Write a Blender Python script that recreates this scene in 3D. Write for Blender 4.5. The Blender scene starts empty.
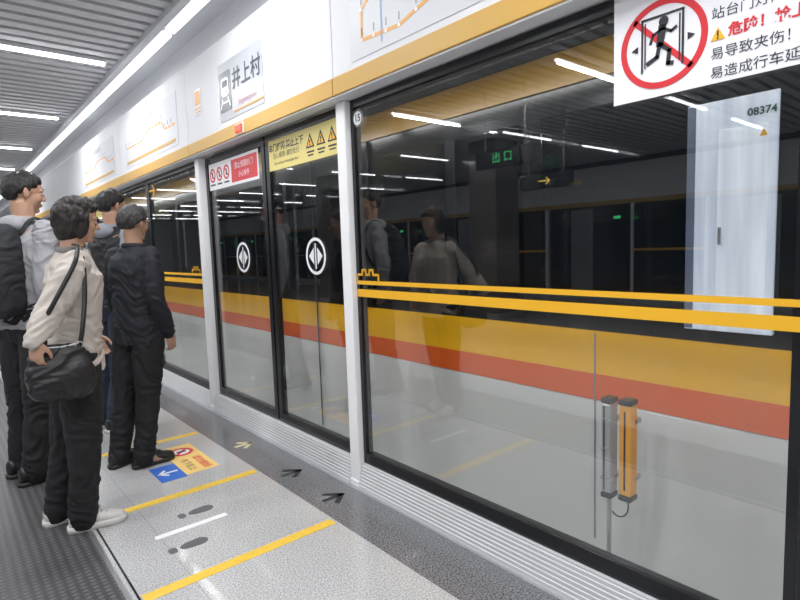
import bpy, bmesh, math, random
from mathutils import Vector, Matrix, noise
random.seed(4)
SC=bpy.context.scene
COL=SC.collection
# ------------------------------------------------------------ materials
MATS={}
def mat(name,col,rough=0.5,metal=0.0,emit=None,es=0.0,bump=0.0,bscale=40.0,var=0.0,spec=0.5,coat=0.0,stretch=None):
    if name in MATS: return MATS[name]
    m=bpy.data.materials.new(name); m.use_nodes=True
    nt=m.node_tree; b=nt.nodes['Principled BSDF']
    b.inputs['Base Color'].default_value=(*col,1); b.inputs['Roughness'].default_value=rough
    b.inputs['Metallic'].default_value=metal
    b.inputs['Specular IOR Level'].default_value=spec
    b.inputs['Coat Weight'].default_value=coat
    if emit:
        b.inputs['Emission Color'].default_value=(*emit,1); b.inputs['Emission Strength'].default_value=es
    if bump or var:
        tc=nt.nodes.new('ShaderNodeTexCoord'); n=nt.nodes.new('ShaderNodeTexNoise')
        n.inputs['Scale'].default_value=bscale; n.inputs['Detail'].default_value=4
        if stretch:
            mp=nt.nodes.new('ShaderNodeMapping'); mp.inputs['Scale'].default_value=stretch
            nt.links.new(tc.outputs['Object'],mp.inputs['Vector']); nt.links.new(mp.outputs['Vector'],n.inputs['Vector'])
        else: nt.links.new(tc.outputs['Object'],n.inputs['Vector'])
        if bump:
            bu=nt.nodes.new('ShaderNodeBump'); bu.inputs['Strength'].default_value=bump; bu.inputs['Distance'].default_value=0.01
            nt.links.new(n.outputs['Fac'],bu.inputs['Height']); nt.links.new(bu.outputs['Normal'],b.inputs['Normal'])
        if var:
            r=nt.nodes.new('ShaderNodeValToRGB')
            r.color_ramp.elements[0].position=0.3; r.color_ramp.elements[1].position=0.7
            r.color_ramp.elements[0].color=tuple(c*(1-var) for c in col)+(1,)
            r.color_ramp.elements[1].color=tuple(min(1,c*(1+var)) for c in col)+(1,)
            nt.links.new(n.outputs['Fac'],r.inputs['Fac']); nt.links.new(r.outputs['Color'],b.inputs['Base Color'])
    MATS[name]=m
    return m
def granite(name,dark,light,scale,rough,seam=None,coat=0):
    m=bpy.data.materials.new(name); m.use_nodes=True; nt=m.node_tree; b=nt.nodes['Principled BSDF']
    tc=nt.nodes.new('ShaderNodeTexCoord')
    n=nt.nodes.new('ShaderNodeTexNoise'); n.inputs['Scale'].default_value=scale; n.inputs['Detail'].default_value=3; n.inputs['Roughness'].default_value=0.8
    r=nt.nodes.new('ShaderNodeValToRGB'); r.color_ramp.elements[0].position=0.38; r.color_ramp.elements[1].position=0.58
    r.color_ramp.elements[0].color=(*dark,1); r.color_ramp.elements[1].color=(*light,1)
    nt.links.new(tc.outputs['Object'],n.inputs['Vector']); nt.links.new(n.outputs['Fac'],r.inputs['Fac'])
    out=r.outputs['Color']
    if seam:
        br=nt.nodes.new('ShaderNodeTexBrick'); br.offset=0; br.inputs['Scale'].default_value=1
        br.inputs['Brick Width'].default_value=seam[0]; br.inputs['Row Height'].default_value=seam[1]
        br.inputs['Mortar Size'].default_value=0.002; br.inputs['Mortar Smooth'].default_value=0.2
        br.inputs['Color1'].default_value=(1,1,1,1); br.inputs['Color2'].default_value=(.96,.96,.96,1); br.inputs['Mortar'].default_value=(.7,.7,.7,1)
        nt.links.new(tc.outputs['Object'],br.inputs['Vector'])
        mx=nt.nodes.new('ShaderNodeMix'); mx.data_type='RGBA'; mx.blend_type='MULTIPLY'; mx.inputs[0].default_value=1
        nt.links.new(out,mx.inputs[6]); nt.links.new(br.outputs['Color'],mx.inputs[7]); out=mx.outputs[2]
    nt.links.new(out,b.inputs['Base Color']); b.inputs['Roughness'].default_value=rough
    b.inputs['Coat Weight'].default_value=coat; b.inputs['Coat Roughness'].default_value=.06
    return m
def glassmat(name,tint,refl,rough=0.0):
    m=bpy.data.materials.new(name); m.use_nodes=True; nt=m.node_tree
    for n in list(nt.nodes):
        if n.type!='OUTPUT_MATERIAL': nt.nodes.remove(n)
    out=[n for n in nt.nodes if n.type=='OUTPUT_MATERIAL'][0]
    t=nt.nodes.new('ShaderNodeBsdfTransparent'); t.inputs[0].default_value=(*tint,1)
    g=nt.nodes.new('ShaderNodeBsdfGlossy'); g.inputs['Roughness'].default_value=rough; g.inputs['Color'].default_value=(1,1,1,1)
    lw=nt.nodes.new('ShaderNodeLayerWeight'); lw.inputs['Blend'].default_value=.5
    pw=nt.nodes.new('ShaderNodeMath'); pw.operation='POWER'; pw.inputs[1].default_value=5
    nt.links.new(lw.outputs['Facing'],pw.inputs[0])
    ma=nt.nodes.new('ShaderNodeMath'); ma.operation='MULTIPLY_ADD'; ma.inputs[1].default_value=.5; ma.inputs[2].default_value=refl; ma.use_clamp=True
    nt.links.new(pw.outputs[0],ma.inputs[0])
    mx=nt.nodes.new('ShaderNodeMixShader'); nt.links.new(ma.outputs[0],mx.inputs[0])
    nt.links.new(t.outputs[0],mx.inputs[1]); nt.links.new(g.outputs[0],mx.inputs[2]); nt.links.new(mx.outputs[0],out.inputs[0])
    return m
M_white=mat('white_paint',(.76,.77,.80),.6,spec=.3)
M_post=mat('post_white_metal',(.88,.88,.90),.5)
M_sill=mat('sill_aluminium',(.66,.67,.69),.45,.1)
M_black=mat('black_frame',(.008,.009,.011),.25)
M_yel=mat('yellow_trim',(.60,.36,.08),.5)
M_yline=mat('yellow_line_film',(.90,.48,.025),.4)
M_yfloor=mat('yellow_floor_tape',(.80,.52,.055),.5,var=.08,bscale=30)
M_red=mat('red_print',(.66,.025,.035),.4)
M_blk=mat('black_print',(.02,.02,.025),.45)
M_signw=mat('sign_white',(.84,.84,.88),.35)
M_grayp=mat('grey_print',(.22,.24,.28),.5)
M_orangep=mat('orange_print',(.80,.38,.07),.5)
M_blue=mat('blue_print',(.03,.14,.55),.45)
M_steel=mat('brushed_steel',(.5,.51,.53),.35,.8)
M_emit=mat('tube_light',(1,1,1),.5,emit=(.97,.98,1),es=7)
M_emit2=mat('cove_light',(1,1,1),.5,emit=(.97,.98,1),es=1.3)
M_greenl=mat('green_lit_lettering',(.05,.6,.2),.5,emit=(.1,1,.3),es=1.8)
M_yell=mat('yellow_lit_lettering',(.8,.6,.1),.5,emit=(1,.7,.1),es=1.8)
M_glass=glassmat('screen_glass',(.94,.95,.95),.080)
M_floor=granite('light_granite',(.24,.245,.25),(.64,.645,.65),150,.22,(.8,1.2),.5)
M_fdark=granite('dark_granite',(.025,.027,.03),(.25,.255,.27),130,.25,None,.4)

# ------------------------------------------------------------ helpers
WL={}
def link(o,parent=None,kind=None):
    COL.objects.link(o)
    if parent is not None: o.parent=parent
    if kind: o['kind']=kind
    return o
def meta(o,label,cat,group=None,kind=None):
    o['label']=label; o['category']=cat
    if group: o['group']=group
    if kind: o['kind']=kind
    return o
def empty(name,loc,label=None,cat=None,group=None,rotz=0):
    e=bpy.data.objects.new(name,None); e.location=loc; e.rotation_euler=(0,0,rotz); e.empty_display_size=.1
    COL.objects.link(e); WL[e]=Vector(loc)
    if label: meta(e,label,cat,group)
    return e
def mk(name,verts,faces,m,parent=None,smooth=False,local=False):
    vs=[Vector(v) for v in verts]
    if local: off=Vector((0,0,0)); loc=None
    elif parent is not None: off=WL[parent]
    else:
        mn=Vector([min(v[i] for v in vs) for i in range(3)]); mx=Vector([max(v[i] for v in vs) for i in range(3)])
        off=Vector(((mn.x+mx.x)/2,(mn.y+mx.y)/2,mn.z))
    me=bpy.data.meshes.new(name); me.from_pydata([v-off for v in vs],[],faces)
    bm=bmesh.new(); bm.from_mesh(me); bmesh.ops.recalc_face_normals(bm,faces=bm.faces); bm.to_mesh(me); bm.free()
    if m: me.materials.append(m)
    if smooth:
        for p in me.polygons: p.use_smooth=True
    o=bpy.data.objects.new(name,me); link(o,parent)
    if parent is None: o.location=off
    WL[o]=off.copy() if parent is None else Vector(WL[parent])
    return o
def boxdata(x0,x1,y0,y1,z0,z1,base=0):
    v=[(x0,y0,z0),(x1,y0,z0),(x1,y1,z0),(x0,y1,z0),(x0,y0,z1),(x1,y0,z1),(x1,y1,z1),(x0,y1,z1)]
    f=[(0,3,2,1),(4,5,6,7),(0,1,5,4),(1,2,6,5),(2,3,7,6),(3,0,4,7)]
    return v,[tuple(i+base for i in q) for q in f]
def box(name,x0,x1,y0,y1,z0,z1,m,parent=None,bev=0.0,seg=2):
    v,f=boxdata(x0,x1,y0,y1,z0,z1)
    o=mk(name,v,f,m,parent)
    if bev:
        bm=bmesh.new(); bm.from_mesh(o.data)
        bmesh.ops.bevel(bm,geom=bm.edges[:],offset=bev,segments=seg,profile=.5,affect='EDGES'); bm.to_mesh(o.data); bm.free()
    return o
def boxes(name,lst,m,parent=None):
    V=[];F=[]
    for b in lst:
        v,f=boxdata(*b,base=len(V)); V+=v; F+=f
    return mk(name,V,F,m,parent)
def frame(name,X0,X1,y0,y1,z0,z1,w,m,parent,wt=None,wb=None):
    wt=wt or w; wb=wb or w
    return boxes(name,[(X0,X1,y0,y0+w,z0,z1),(X0,X1,y1-w,y1,z0,z1),(X0,X1,y0+w,y1-w,z0,z0+wb),(X0,X1,y0+w,y1-w,z1-wt,z1)],m,parent)
def P(plane,c,u,v,d=0):
    if plane=='W': return Vector((c[0]-d,c[1]-u,c[2]+v))
    if plane=='O': return Vector((c[0]+d,c[1]+u,c[2]+v))
    return Vector((c[0]+v,c[1]-u,c[2]+d))
def decal(name,plane,c,polys,m,parent=None,th=.0012):
    V=[];F=[]
    for poly in polys:
        n=len(poly); b=len(V)
        V+=[P(plane,c,u,v,0) for u,v in poly]+[P(plane,c,u,v,th) for u,v in poly]
        F.append(tuple(range(b,b+n))[::-1]); F.append(tuple(range(b+n,b+2*n)))
        for i in range(n): F.append((b+i,b+(i+1)%n,b+n+(i+1)%n,b+n+i))
    return mk(name,V,F,m,parent)
def disc(r,n=40,cx=0,cy=0,ry=None):
    ry=ry or r
    return [(cx+r*math.cos(2*math.pi*i/n),cy+ry*math.sin(2*math.pi*i/n)) for i in range(n)]
def ring(r0,r1,n=48,cx=0,cy=0):
    out=[]
    for i in range(n):
        a=2*math.pi*i/n;b=2*math.pi*(i+1)/n
        out.append([(cx+r0*math.cos(a),cy+r0*math.sin(a)),(cx+r1*math.cos(a),cy+r1*math.sin(a)),(cx+r1*math.cos(b),cy+r1*math.sin(b)),(cx+r0*math.cos(b),cy+r0*math.sin(b))])
    return out
def stroke(pts,w):
    out=[]
    for (a,b),(c,d) in zip(pts[:-1],pts[1:]):
        L=math.hypot(c-a,d-b) or 1; nx=-(d-b)/L*w/2; ny=(c-a)/L*w/2
        ex=(c-a)/L*w*.35; ey=(d-b)/L*w*.35
        out.append([(a+nx-ex,b+ny-ey),(c+nx+ex,d+ny+ey),(c-nx+ex,d-ny+ey),(a-nx-ex,b-ny-ey)])
    return out
def rect(u0,u1,v0,v1): return [(u0,v0),(u1,v0),(u1,v1),(u0,v1)]
def rrect(u0,u1,v0,v1,r,n=6):
    o=[]
    for cx,cy,a0 in ((u1-r,v1-r,0),(u0+r,v1-r,90),(u0+r,v0+r,180),(u1-r,v0+r,270)):
        for i in range(n+1):
            a=math.radians(a0+90*i/n); o.append((cx+r*math.cos(a),cy+r*math.sin(a)))
    return o
def text(name,body,size,plane,c,m,parent=None,align='CENTER',th=.0008,bold=.0):
    cu=bpy.data.curves.new('t','FONT'); cu.body=body; cu.size=size; cu.align_x=align; cu.align_y='CENTER'; cu.extrude=0; cu.offset=bold
    cu.resolution_u=3
    ob=bpy.data.objects.new('t',cu); COL.objects.link(ob)
    bpy.context.view_layer.update()
    me=bpy.data.meshes.new_from_object(ob.evaluated_get(bpy.context.evaluated_depsgraph_get()))
    bpy.data.objects.remove(ob)
    V=[P(plane,c,v.co.x,v.co.y,th) for v in me.vertices]; F=[tuple(p.vertices) for p in me.polygons]
    if not V: V=[P(plane,c,0,0,0),P(plane,c,.001,0,0),P(plane,c,0,.001,0)];F=[(0,1,2)]
    return mk(name,V,F,m,parent)
def tubemesh(pts,rad,n=10,caps=True):
    pts=[Vector(p) for p in pts]; V=[];F=[]
    k=len(pts); T=[]
    for i in range(k):
        a=pts[max(0,i-1)]; b=pts[min(k-1,i+1)]; T.append((b-a).normalized())
    up=Vector((0,1,0)) if abs(T[0].y)<.9 else Vector((1,0,0))
    N=(up-T[0]*up.dot(T[0])).normalized(); rings=[]
    for i in range(k):
        N=(N-T[i]*N.dot(T[i])).normalized(); B=T[i].cross(N)
        ra,rb=(rad[i] if isinstance(rad[i],tuple) else (rad[i],rad[i]))
        rings.append((pts[i],N.copy(),B,ra,rb,T[i]))
    full=[]
    if caps:
        p,N_,B,ra,rb,t=rings[0]
        for a in (75,45):
            s=math.cos(math.radians(a));c=math.sin(math.radians(a)); full.append((p-t*c*min(ra,rb),N_,B,ra*s,rb*s))
    full+= [r[:5] for r in rings]
    if caps:
        p,N_,B,ra,rb,t=rings[-1]
        for a in (45,75):
            s=math.cos(math.radians(a));c=math.sin(math.radians(a)); full.append((p+t*c*min(ra,rb),N_,B,ra*s,rb*s))
    for p,N_,B,ra,rb in full:
        for j in range(n):
            a=2*math.pi*j/n; V.append(p+N_*ra*math.cos(a)+B*rb*math.sin(a))
    for i in range(len(full)-1):
        for j in range(n):
            F.append((i*n+j,i*n+(j+1)%n,(i+1)*n+(j+1)%n,(i+1)*n+j))
    F.append(tuple(range(n))[::-1]); F.append(tuple(range((len(full)-1)*n,len(full)*n)))
    return V,F
def tube(name,pts,rad,m,parent=None,n=10,local=False):
    if not isinstance(rad,list): rad=[rad]*len(pts)
    V,F=tubemesh(pts,rad,n); return mk(name,V,F,m,parent,smooth=True,local=local)
def cr(pts,sub=5):
    pts=[Vector(p) for p in pts]; out=[]
    for i in range(len(pts)-1):
        p0=pts[max(0,i-1)];p1=pts[i];p2=pts[i+1];p3=pts[min(len(pts)-1,i+2)]
        for j in range(sub):
            t=j/sub
            out.append(.5*((2*p1)+(p2-p0)*t+(2*p0-5*p1+4*p2-p3)*t*t+(3*p1-p0-3*p2+p3)*t**3))
    out.append(pts[-1]); return out

# ------------------------------------------------------------ room
Y0,Y1=-4.0,30.0
def struct(o): o['kind']='structure'; return o
struct(box('floor',-8,1.36,Y0,Y1,-.1,0,M_floor))
struct(box('trim_1',1.36,1.63,Y0,Y1,-.1,0.0,M_fdark))
mt=bpy.data.materials.new('tactile_strip'); mt.use_nodes=True; nt=mt.node_tree; b=nt.nodes['Principled BSDF']
tc=nt.nodes.new('ShaderNodeTexCoord')
w=nt.nodes.new('ShaderNodeTexWave'); w.wave_type='BANDS'; w.bands_direction='X'; w.inputs['Scale'].default_value=9
w2=nt.nodes.new('ShaderNodeTexWave'); w2.wave_type='BANDS'; w2.bands_direction='Y'; w2.inputs['Scale'].default_value=11
nt.links.new(tc.outputs['Object'],w.inputs['Vector']); nt.links.new(tc.outputs['Object'],w2.inputs['Vector'])
mm=nt.nodes.new('ShaderNodeMath'); mm.operation='MULTIPLY'; nt.links.new(w.outputs['Fac'],mm.inputs[0]); nt.links.new(w2.outputs['Fac'],mm.inputs[1])
rp=nt.nodes.new('ShaderNodeValToRGB'); rp.color_ramp.elements[0].color=(.065,.065,.07,1); rp.color_ramp.elements[1].color=(.13,.13,.135,1)
rp.color_ramp.elements[0].position=.1; rp.color_ramp.elements[1].position=.6
nt.links.new(mm.outputs[0],rp.inputs[0]); nt.links.new(rp.outputs[0],b.inputs['Base Color'])
bu=nt.nodes.new('ShaderNodeBump'); bu.inputs['Distance'].default_value=.004; bu.inputs['Strength'].default_value=.5
nt.links.new(mm.outputs[0],bu.inputs['Height']); nt.links.new(bu.outputs[0],b.inputs['Normal']); b.inputs['Roughness'].default_value=.4
struct(box('trim_2',-.15,.44,Y0,Y1,-.001,.003,mt))
struct(box('trim_3',.44,.458,Y0,Y1,-.001,.004,M_steel))
struct(box('trim_4',.475,.483,Y0,Y1,-.001,.003,M_black))
cs=[]; y=Y0
while y<Y1: cs.append((-8,1.40,y,y+.10,3.02,3.10)); y+=.16
o=boxes('ceiling',cs,mat('ceiling_slat',(.60,.61,.64),.5)); struct(o)
struct(box('ceiling.001',-8,2.2,Y0,Y1,3.32,3.36,mat('ceiling_void',(.03,.03,.034),.8)))
struct(box('trim_5',1.40,1.44,Y0,Y1,2.98,3.14,M_white))
struct(box('trim_6',1.44,1.95,Y0,Y1,3.06,3.10,M_white))
struct(box('trim_8',1.78,1.84,Y0,Y1,2.79,3.06,M_white))
struct(box('wall_end',-8.2,2.2,Y1,Y1+.2,-.1,3.4,M_white))
struct(box('wall_near',-8.2,2.2,Y0-.2,Y0,-.1,3.4,mat('wall_grey',(.45,.46,.48),.5)))
struct(box('floor.001',1.92,5.2,Y0,Y1,-1.3,-1.2,mat('concrete_track',(.12,.12,.12),.8)))
struct(box('wall_tunnel',5.2,5.4,Y0,Y1,-1.3,3.4,mat('tunnel_concrete',(.08,.08,.085),.8)))
struct(box('trim_7',1.63,1.90,Y0,Y1,-.1,0.0,M_steel))

# ------------------------------------------------------------ header
G_head='white header fascia panels'
seams=[-3.72,-1.68,.33,2.36,4.40,6.44,8.48,10.52,12.56,14.6,16.64,18.68,20.72,22.76,24.8,26.84,29.0]
for i in range(len(seams)-1):
    a,b_=seams[i]+.003,seams[i+1]-.003
    e=empty('header_panel',(1.72,(a+b_)/2,2.05),'white metal fascia panel with amber edge band above platform doors','fascia panel',G_head)
    pts=[(1.60,2.15),(1.60,2.72),(1.66,2.79),(1.72,2.79),(1.84,2.70),(1.84,2.09),(1.62,2.09)]
    n=len(pts)
    V=[(x,a,z) for x,z in pts]+[(x,b_,z) for x,z in pts]
    F=[tuple(range(n)),tuple(range(n,2*n))]+[(k,(k+1)%n,n+(k+1)%n,n+k) for k in range(n)]
    mk('fascia',V,F,M_white,e)
    box('edge_band',1.592,1.62,a,b_,2.06,2.148,M_yel,e,.004)
    box('lower_lip',1.60,1.68,a,b_,2.052,2.06,M_white,e)
for i in range(16):
    a=Y0+.1+i*2.1
    e=empty('strip_light',(1.52,a+1.0,3.0),'long white linear light in cove over the fascia','strip light','cove strip lights')
    box('housing',1.49,1.57,a,a+2.06,3.02,3.06,M_white,e)
    box('diffuser',1.495,1.565,a+.01,a+2.05,2.985,3.02,M_emit2,e,.008)
G_t='ceiling tube lights'
for xx in (.05,-2.4,-4.6,-6.8):
    for k in range(14):
        yy=.65+ (k-1)*2.4
        if yy>Y1-1: continue
        e=empty('ceiling_light',(xx+.6,yy,3.0),'slim white tube light mounted between ceiling slats','ceiling light',G_t)
        box('housing',xx,xx+1.25,yy-.03,yy+.03,2.99,3.02,M_white,e)
        box('diffuser',xx+.01,xx+1.24,yy-.02,yy+.02,2.967,2.99,M_emit,e,.006)

# ------------------------------------------------------------ screen wall
def post(yc,w=.08):
    X=1.655; X1=1.74
    e=empty('door_post',((X+X1)/2,yc,0),'slim white metal post between platform glass panels','post','platform screen posts')
    box('column',X,X1,yc-w/2,yc+w/2,0.03,2.05,M_post,e,.006)
    box('foot_plate',X-.006,X1,yc-w/2+.001,yc+w/2-.001,0,.035,M_post,e,.003)
    return e
def sill(a,b_):
    e=empty('door_sill',(1.68,(a+b_)/2,0),'ribbed aluminium kick plate under platform glass','sill','ribbed aluminium sills')
    pr=[(1.645,0)]
    for i in range(7):
        z=.010+i*.017; x=1.648+i*.0042
        pr+=[(x-.0025,z),(x-.0025,z+.011),(x+.0025,z+.0125),(x+.0025,z+.0155)]
    pr+=[(1.675,.134),(1.73,.134),(1.73,0)]
    n=len(pr)
    V=[(x,a,z) for x,z in pr]+[(x,b_,z) for x,z in pr]
    F=[tuple(range(n)),tuple(range(n,2*n))]+[(k,(k+1)%n,n+(k+1)%n,n+k) for k in range(n)]
    mk('kick_plate',V,F,M_sill,e)
    return e
def castle(y,parent,X,s=1.5):
    pts=[(0,0),(0,.022),(.03,.022),(.03,.038),(.05,.038),(.05,.022),(.07,.022),(.07,.038),(.09,.038),(.09,.022),(.12,.022),(.12,.0)]
    decal('emblem','W',(X,y,1.128),stroke([(u*s,v*s) for u,v in pts],.012),M_yline,parent)
def fixed(a,b_,emb=None,label='large fixed glass screen panel with two yellow lines',fw=.035):
    e=empty('glass_panel',(1.71,(a+b_)/2,.135),label,'glass panel','fixed platform glass panels')
    frame('frame',1.69,1.735,a,b_,.135,2.05,fw,M_black,e,wt=.04,wb=.06)
    box('glass',1.700,1.706,a+fw-.005,b_-fw+.005,.19,2.015,M_glass,e)
    L=b_-a
    decal('yellow_stripe','W',(1.6890,b_,0),[rect(.002,L-.002,1.110,1.130)],M_yline,e)
    decal('yellow_stripe','W',(1.6890,b_,0),[rect(.002,L-.002,1.045,1.085)],M_yline,e)
    if emb is not None: castle(emb,e,1.689)
    return e
def door(a,b_,hasmark,kind,detail=True):
    e=empty('sliding_door_leaf',(1.71,(a+b_)/2,.135),{'y':'black framed sliding glass door leaf with yellow warning strip','r':'black framed sliding glass door leaf with red and white notice strip',None:'black framed sliding glass door leaf'}[kind],'door','platform sliding doors')
    frame('frame',1.71,1.75,a,b_,.14,2.05,.045,M_black,e,wt=.06,wb=.06)
    box('glass',1.722,1.728,a+.04,b_-.04,.19,2.0,M_glass,e)
    if hasmark is not None:
        c=(1.7205,hasmark,1.26)
        decal('arrow_emblem','W',c,ring(.092,.11)+[rect(-.006,.006,-.075,.075),[(-.02,.05),(-.02,-.05),(-.075,0)],[(.02,.05),(.075,0),(.02,-.05)]],M_signw,e)
    mid=(a+b_)/2
    X=1.7085
    if kind=='y':
        s=empty('notice_strip',(0,0,0)); s.parent=e; s.location=(0,0,0); WL[s]=WL[e]
        mid-=.02
        decal('panel','W',(X,mid,1.905),[rect(-.42,.42,-.095,.095)],mat('yellow_notice',(.74,.62,.20),.4),s)
        text('lettering','车门灯闪 禁止上下',.052,'W',(X-.0012,mid+.20,1.945),M_blk,s,bold=.0015)
        text('lettering','当心缝隙 请勿抢行',.040,'W',(X-.0012,mid+.20,1.895),M_blk,s)
        text('lettering','Do not board when lights flash',.024,'W',(X-.0012,mid+.20,1.85),M_blk,s)
        for k in range(3):
            cx=.09+k*.115
            decal('warning_triangle','W',(X-.0012,mid,1.925),[[(cx-.046,-.040),(cx+.046,-.040),(cx,.042)]],M_blk,s)
            decal('triangle_face','W',(X-.0022,mid,1.925),[[(cx-.030,-.031),(cx+.030,-.031),(cx,.022)]],M_yline,s)
            decal('exclamation','W',(X-.0032,mid,1.925),[rect(cx-.005,cx+.005,-.014,.006),rect(cx-.005,cx+.005,-.026,-.018)],M_blk,s)
            decal('caption','W',(X-.0012,mid,1.915),[rect(cx-.04,cx+.04,-.058,-.048),rect(cx-.03,cx+.03,-.076,-.068)],M_blk,s)
    if kind=='r':
        s=empty('notice_strip',(0,0,0)); s.parent=e; s.location=(0,0,0); WL[s]=WL[e]
        decal('panel','W',(X,mid,1.885),[rect(-.43,.43,-.10,.10)],M_signw,s)
        for k,cx in enumerate((-.36,-.23,-.10)):
            decal('prohibition_mark','W',(X-.0012,mid,1.895),ring(.038,.054,28,cx)+stroke([(cx-.03,.03),(cx+.03,-.03)],.012),M_red,s)
            decal('pictogram','W',(X-.0012,mid,1.895),[disc(.008,12,cx,.02),rect(cx-.01,cx+.01,-.022,.01)],M_blk,s)
            decal('caption','W',(X-.0012,mid,1.895),[rect(cx-.045,cx+.045,-.078,-.066)],M_blk,s)
        decal('red_patch','W',(X-.0012,mid,1.885),[rect(-.01,.41,-.08,.08)],M_red,s)
        text('lettering','禁止倚靠扒门',.05,'W',(X-.0024,mid-.20,1.915),M_signw,s)
        text('lettering','小心夹手',.045,'W',(X-.0024,mid-.20,1.85),M_signw,s)
    return e
fixed(.395,2.352,emb=2.345,label='large fixed glass screen panel with yellow lines and battlement emblem',fw=.025)
sill(.394,2.352); sill(2.438,4.385)
door(2.438,3.345,2.80,'y'); door(3.365,4.385,3.80,'r')
def bay(start,detail=True):
    p1=start+.044
    g=fixed(p1,p1+1.42,emb=p1+.30 if detail else None); fixed(p1+1.43,p1+2.85)
    if detail: decal('glass_arrow','W',(1.6985,p1+1.30,1.93),stroke([(-.09,0),(.09,0)],.018)+stroke([(.03,.05),(.09,0),(.03,-.05)],.018),M_yline,g)  # yellow arrow shape on the panel glass
    sill(p1,p1+2.85)
    q=p1+2.895
    post(q)
    door(q+.045,q+1.0,q+.35,'y' if detail else None); door(q+1.02,q+1.99,q+1.31,'r' if detail else None); sill(q+.045,q+1.99)
    post(q+2.035)
    return q+2.035
post(2.395); post(4.43)
s=bay(4.43)
while s<24: s=bay(s,s<11)
fixed(-3.9,-1.75); fixed(-1.74,.390,fw=.025); sill(-3.9,.390)
def numlab(y,z=1.95,t='15'):
    e=empty('number_label',(1.685,y,z),'small round white number label on glass edge','label','round number labels')
    decal('face','W',(1.6880,y,z),[disc(.042,28)],M_signw,e)
    decal('rim','W',(1.6866,y,z),ring(.035,.041,28),M_blk,e)
    text('lettering',t,.050,'W',(1.6862,y,z),M_blk,e,bold=.0012)
numlab(2.285); numlab(4.54,1.86,'14')
e=empty('door_indicator_lamp',(1.585,3.45,2.09),'small red indicator lamp on the amber fascia band','lamp')
box('lens',1.575,1.592,3.40,3.50,2.075,2.125,mat('red_lens',(.8,.05,.02),.3,emit=(1,.08,.02),es=.8),e,.006)
box('bezel',1.586,1.5935,3.385,3.515,2.065,2.135,M_white,e,.003)

# ------------------------------------------------------------ things on the fascia
M_dk=mat('dark_grey_print',(.07,.08,.10),.5)
def station_sign():
    e=empty('station_name_sign',(1.595,3.43,2.2),'pale grey station name board with train pictogram fixed to fascia','sign')
    c=(1.5985,3.43,2.38)
    decal('board','W',c,[rrect(-.33,.33,-.19,.19,.01)],mat('sign_pale',(.42,.44,.48),.4),e)
    d=(1.5970,3.43,2.38)
    decal('icon_panel','W',d,[rrect(-.32,-.13,-.13,.13,.02)],mat('icon_grey',(.10,.11,.13),.4),e)
    p=(1.5955,3.43,2.38)
    decal('train_pictogram','W',p,[rrect(-.28,-.17,-.03,.09,.025)]+stroke([(-.27,-.045),(-.30,-.10)],.012)+stroke([(-.18,-.045),(-.15,-.10)],.012)+[rect(-.28,-.17,-.075,-.063)],M_signw,e)
    decal('train_window','W',(1.594,3.43,2.38),[rrect(-.268,-.182,.03,.072,.008),disc(.008,12,-.255,-.005),disc(.008,12,-.195,-.005)],M_blk,e)
    text('lettering','井上村',.14,'W',(1.5955,3.43-.10,2.42),M_dk,e,bold=.002)
    text('lettering','Jingshangcun',.05,'W',(1.5955,3.43-.10,2.27),mat('pinkish_print',(.55,.25,.28),.5),e)
    decal('underline','W',p,[rect(-.1,.32,-.16,-.15)],M_orangep,e)
station_sign()
def route_board(y,w,h,z,label,loop=False):
    e=empty('route_map',(1.595,y,z-h/2),label,'map','route maps on fascia')
    c=(1.5985,y,z); d=(1.5970,y,z); q=(1.5955,y,z)
    decal('board','W',c,[rrect(-w/2,w/2,-h/2,h/2,.01)],mat('map_board',(.66,.67,.70),.5),e)
    if loop:
        pts=[(-w*.42,-h*.30),(-w*.42,h*.05),(-w*.33,h*.22),(-w*.12,h*.22),(-w*.02,h*.02),(w*.15,h*.02),(w*.25,h*.22),(w*.42,h*.2),(w*.42,-h*.18),(w*.2,-h*.28),(-.02,-h*.2),(-w*.2,-h*.34),(-w*.42,-h*.30)]
    else:
        pts=[(-w*.46,-h*.05),(-w*.1,-h*.05),(w*.0,h*.1),(w*.25,h*.1),(w*.3,-h*.08),(w*.46,-h*.08)]
    decal('route_line','W',d,stroke(pts,.016),M_orangep,e)
    dots=[]; tx=[]
    for (a,b_),(c2,d2) in zip(pts[:-1],pts[1:]):
        k=max(1,int(math.hypot(c2-a,d2-b_)/.085))
        for j in range(k):
            u=a+(c2-a)*j/k;v=b_+(d2-b_)*j/k; dots.append(disc(.008,14,u,v))
            tx+=[rect(u-.003,u+.004,v+.022,v+.055)]
    decal('station_dots','W',q,dots,M_signw,e,th=.0008)
    decal('station_captions','W',d,tx,mat('caption_grey',(.34,.36,.40),.5),e)
    if loop:
        text('lettering','城市轨道交通线网图',.04,'W',(1.5955,y+w*.15,z+h*.41),M_grayp,e)
        decal('blue_route','W',(1.5962,y,z),stroke([(-w*.30,-h*.42),(-w*.30,h*.1),(-w*.1,h*.32),(w*.3,h*.34)],.008),mat('pale_blue_line',(.30,.42,.64),.5),e)
    else:
        text('lettering','开往 井上村方向',.055,'W',(1.5955,y,z+h*.36),M_grayp,e)
        decal('amber_strip','W',(1.5962,y,z),[rect(-w*.46,w*.46,-h*.42,-h*.36)],M_yel,e)
    return e
route_board(5.42,1.6,.42,2.40,'long pale route map board with orange line on fascia')
route_board(7.46,1.6,.42,2.40,'long pale route map board with orange line on fascia')
route_board(1.60,1.20,.38,2.37,'pale route map with looping orange line and station dots on fascia',True)
e=empty('small_notice',(1.595,4.16,2.3),'small orange and white notice stuck on fascia','notice')
decal('board','W',(1.5985,4.16,2.42),[rect(-.06,.06,-.09,.09)],M_signw,e)
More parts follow.
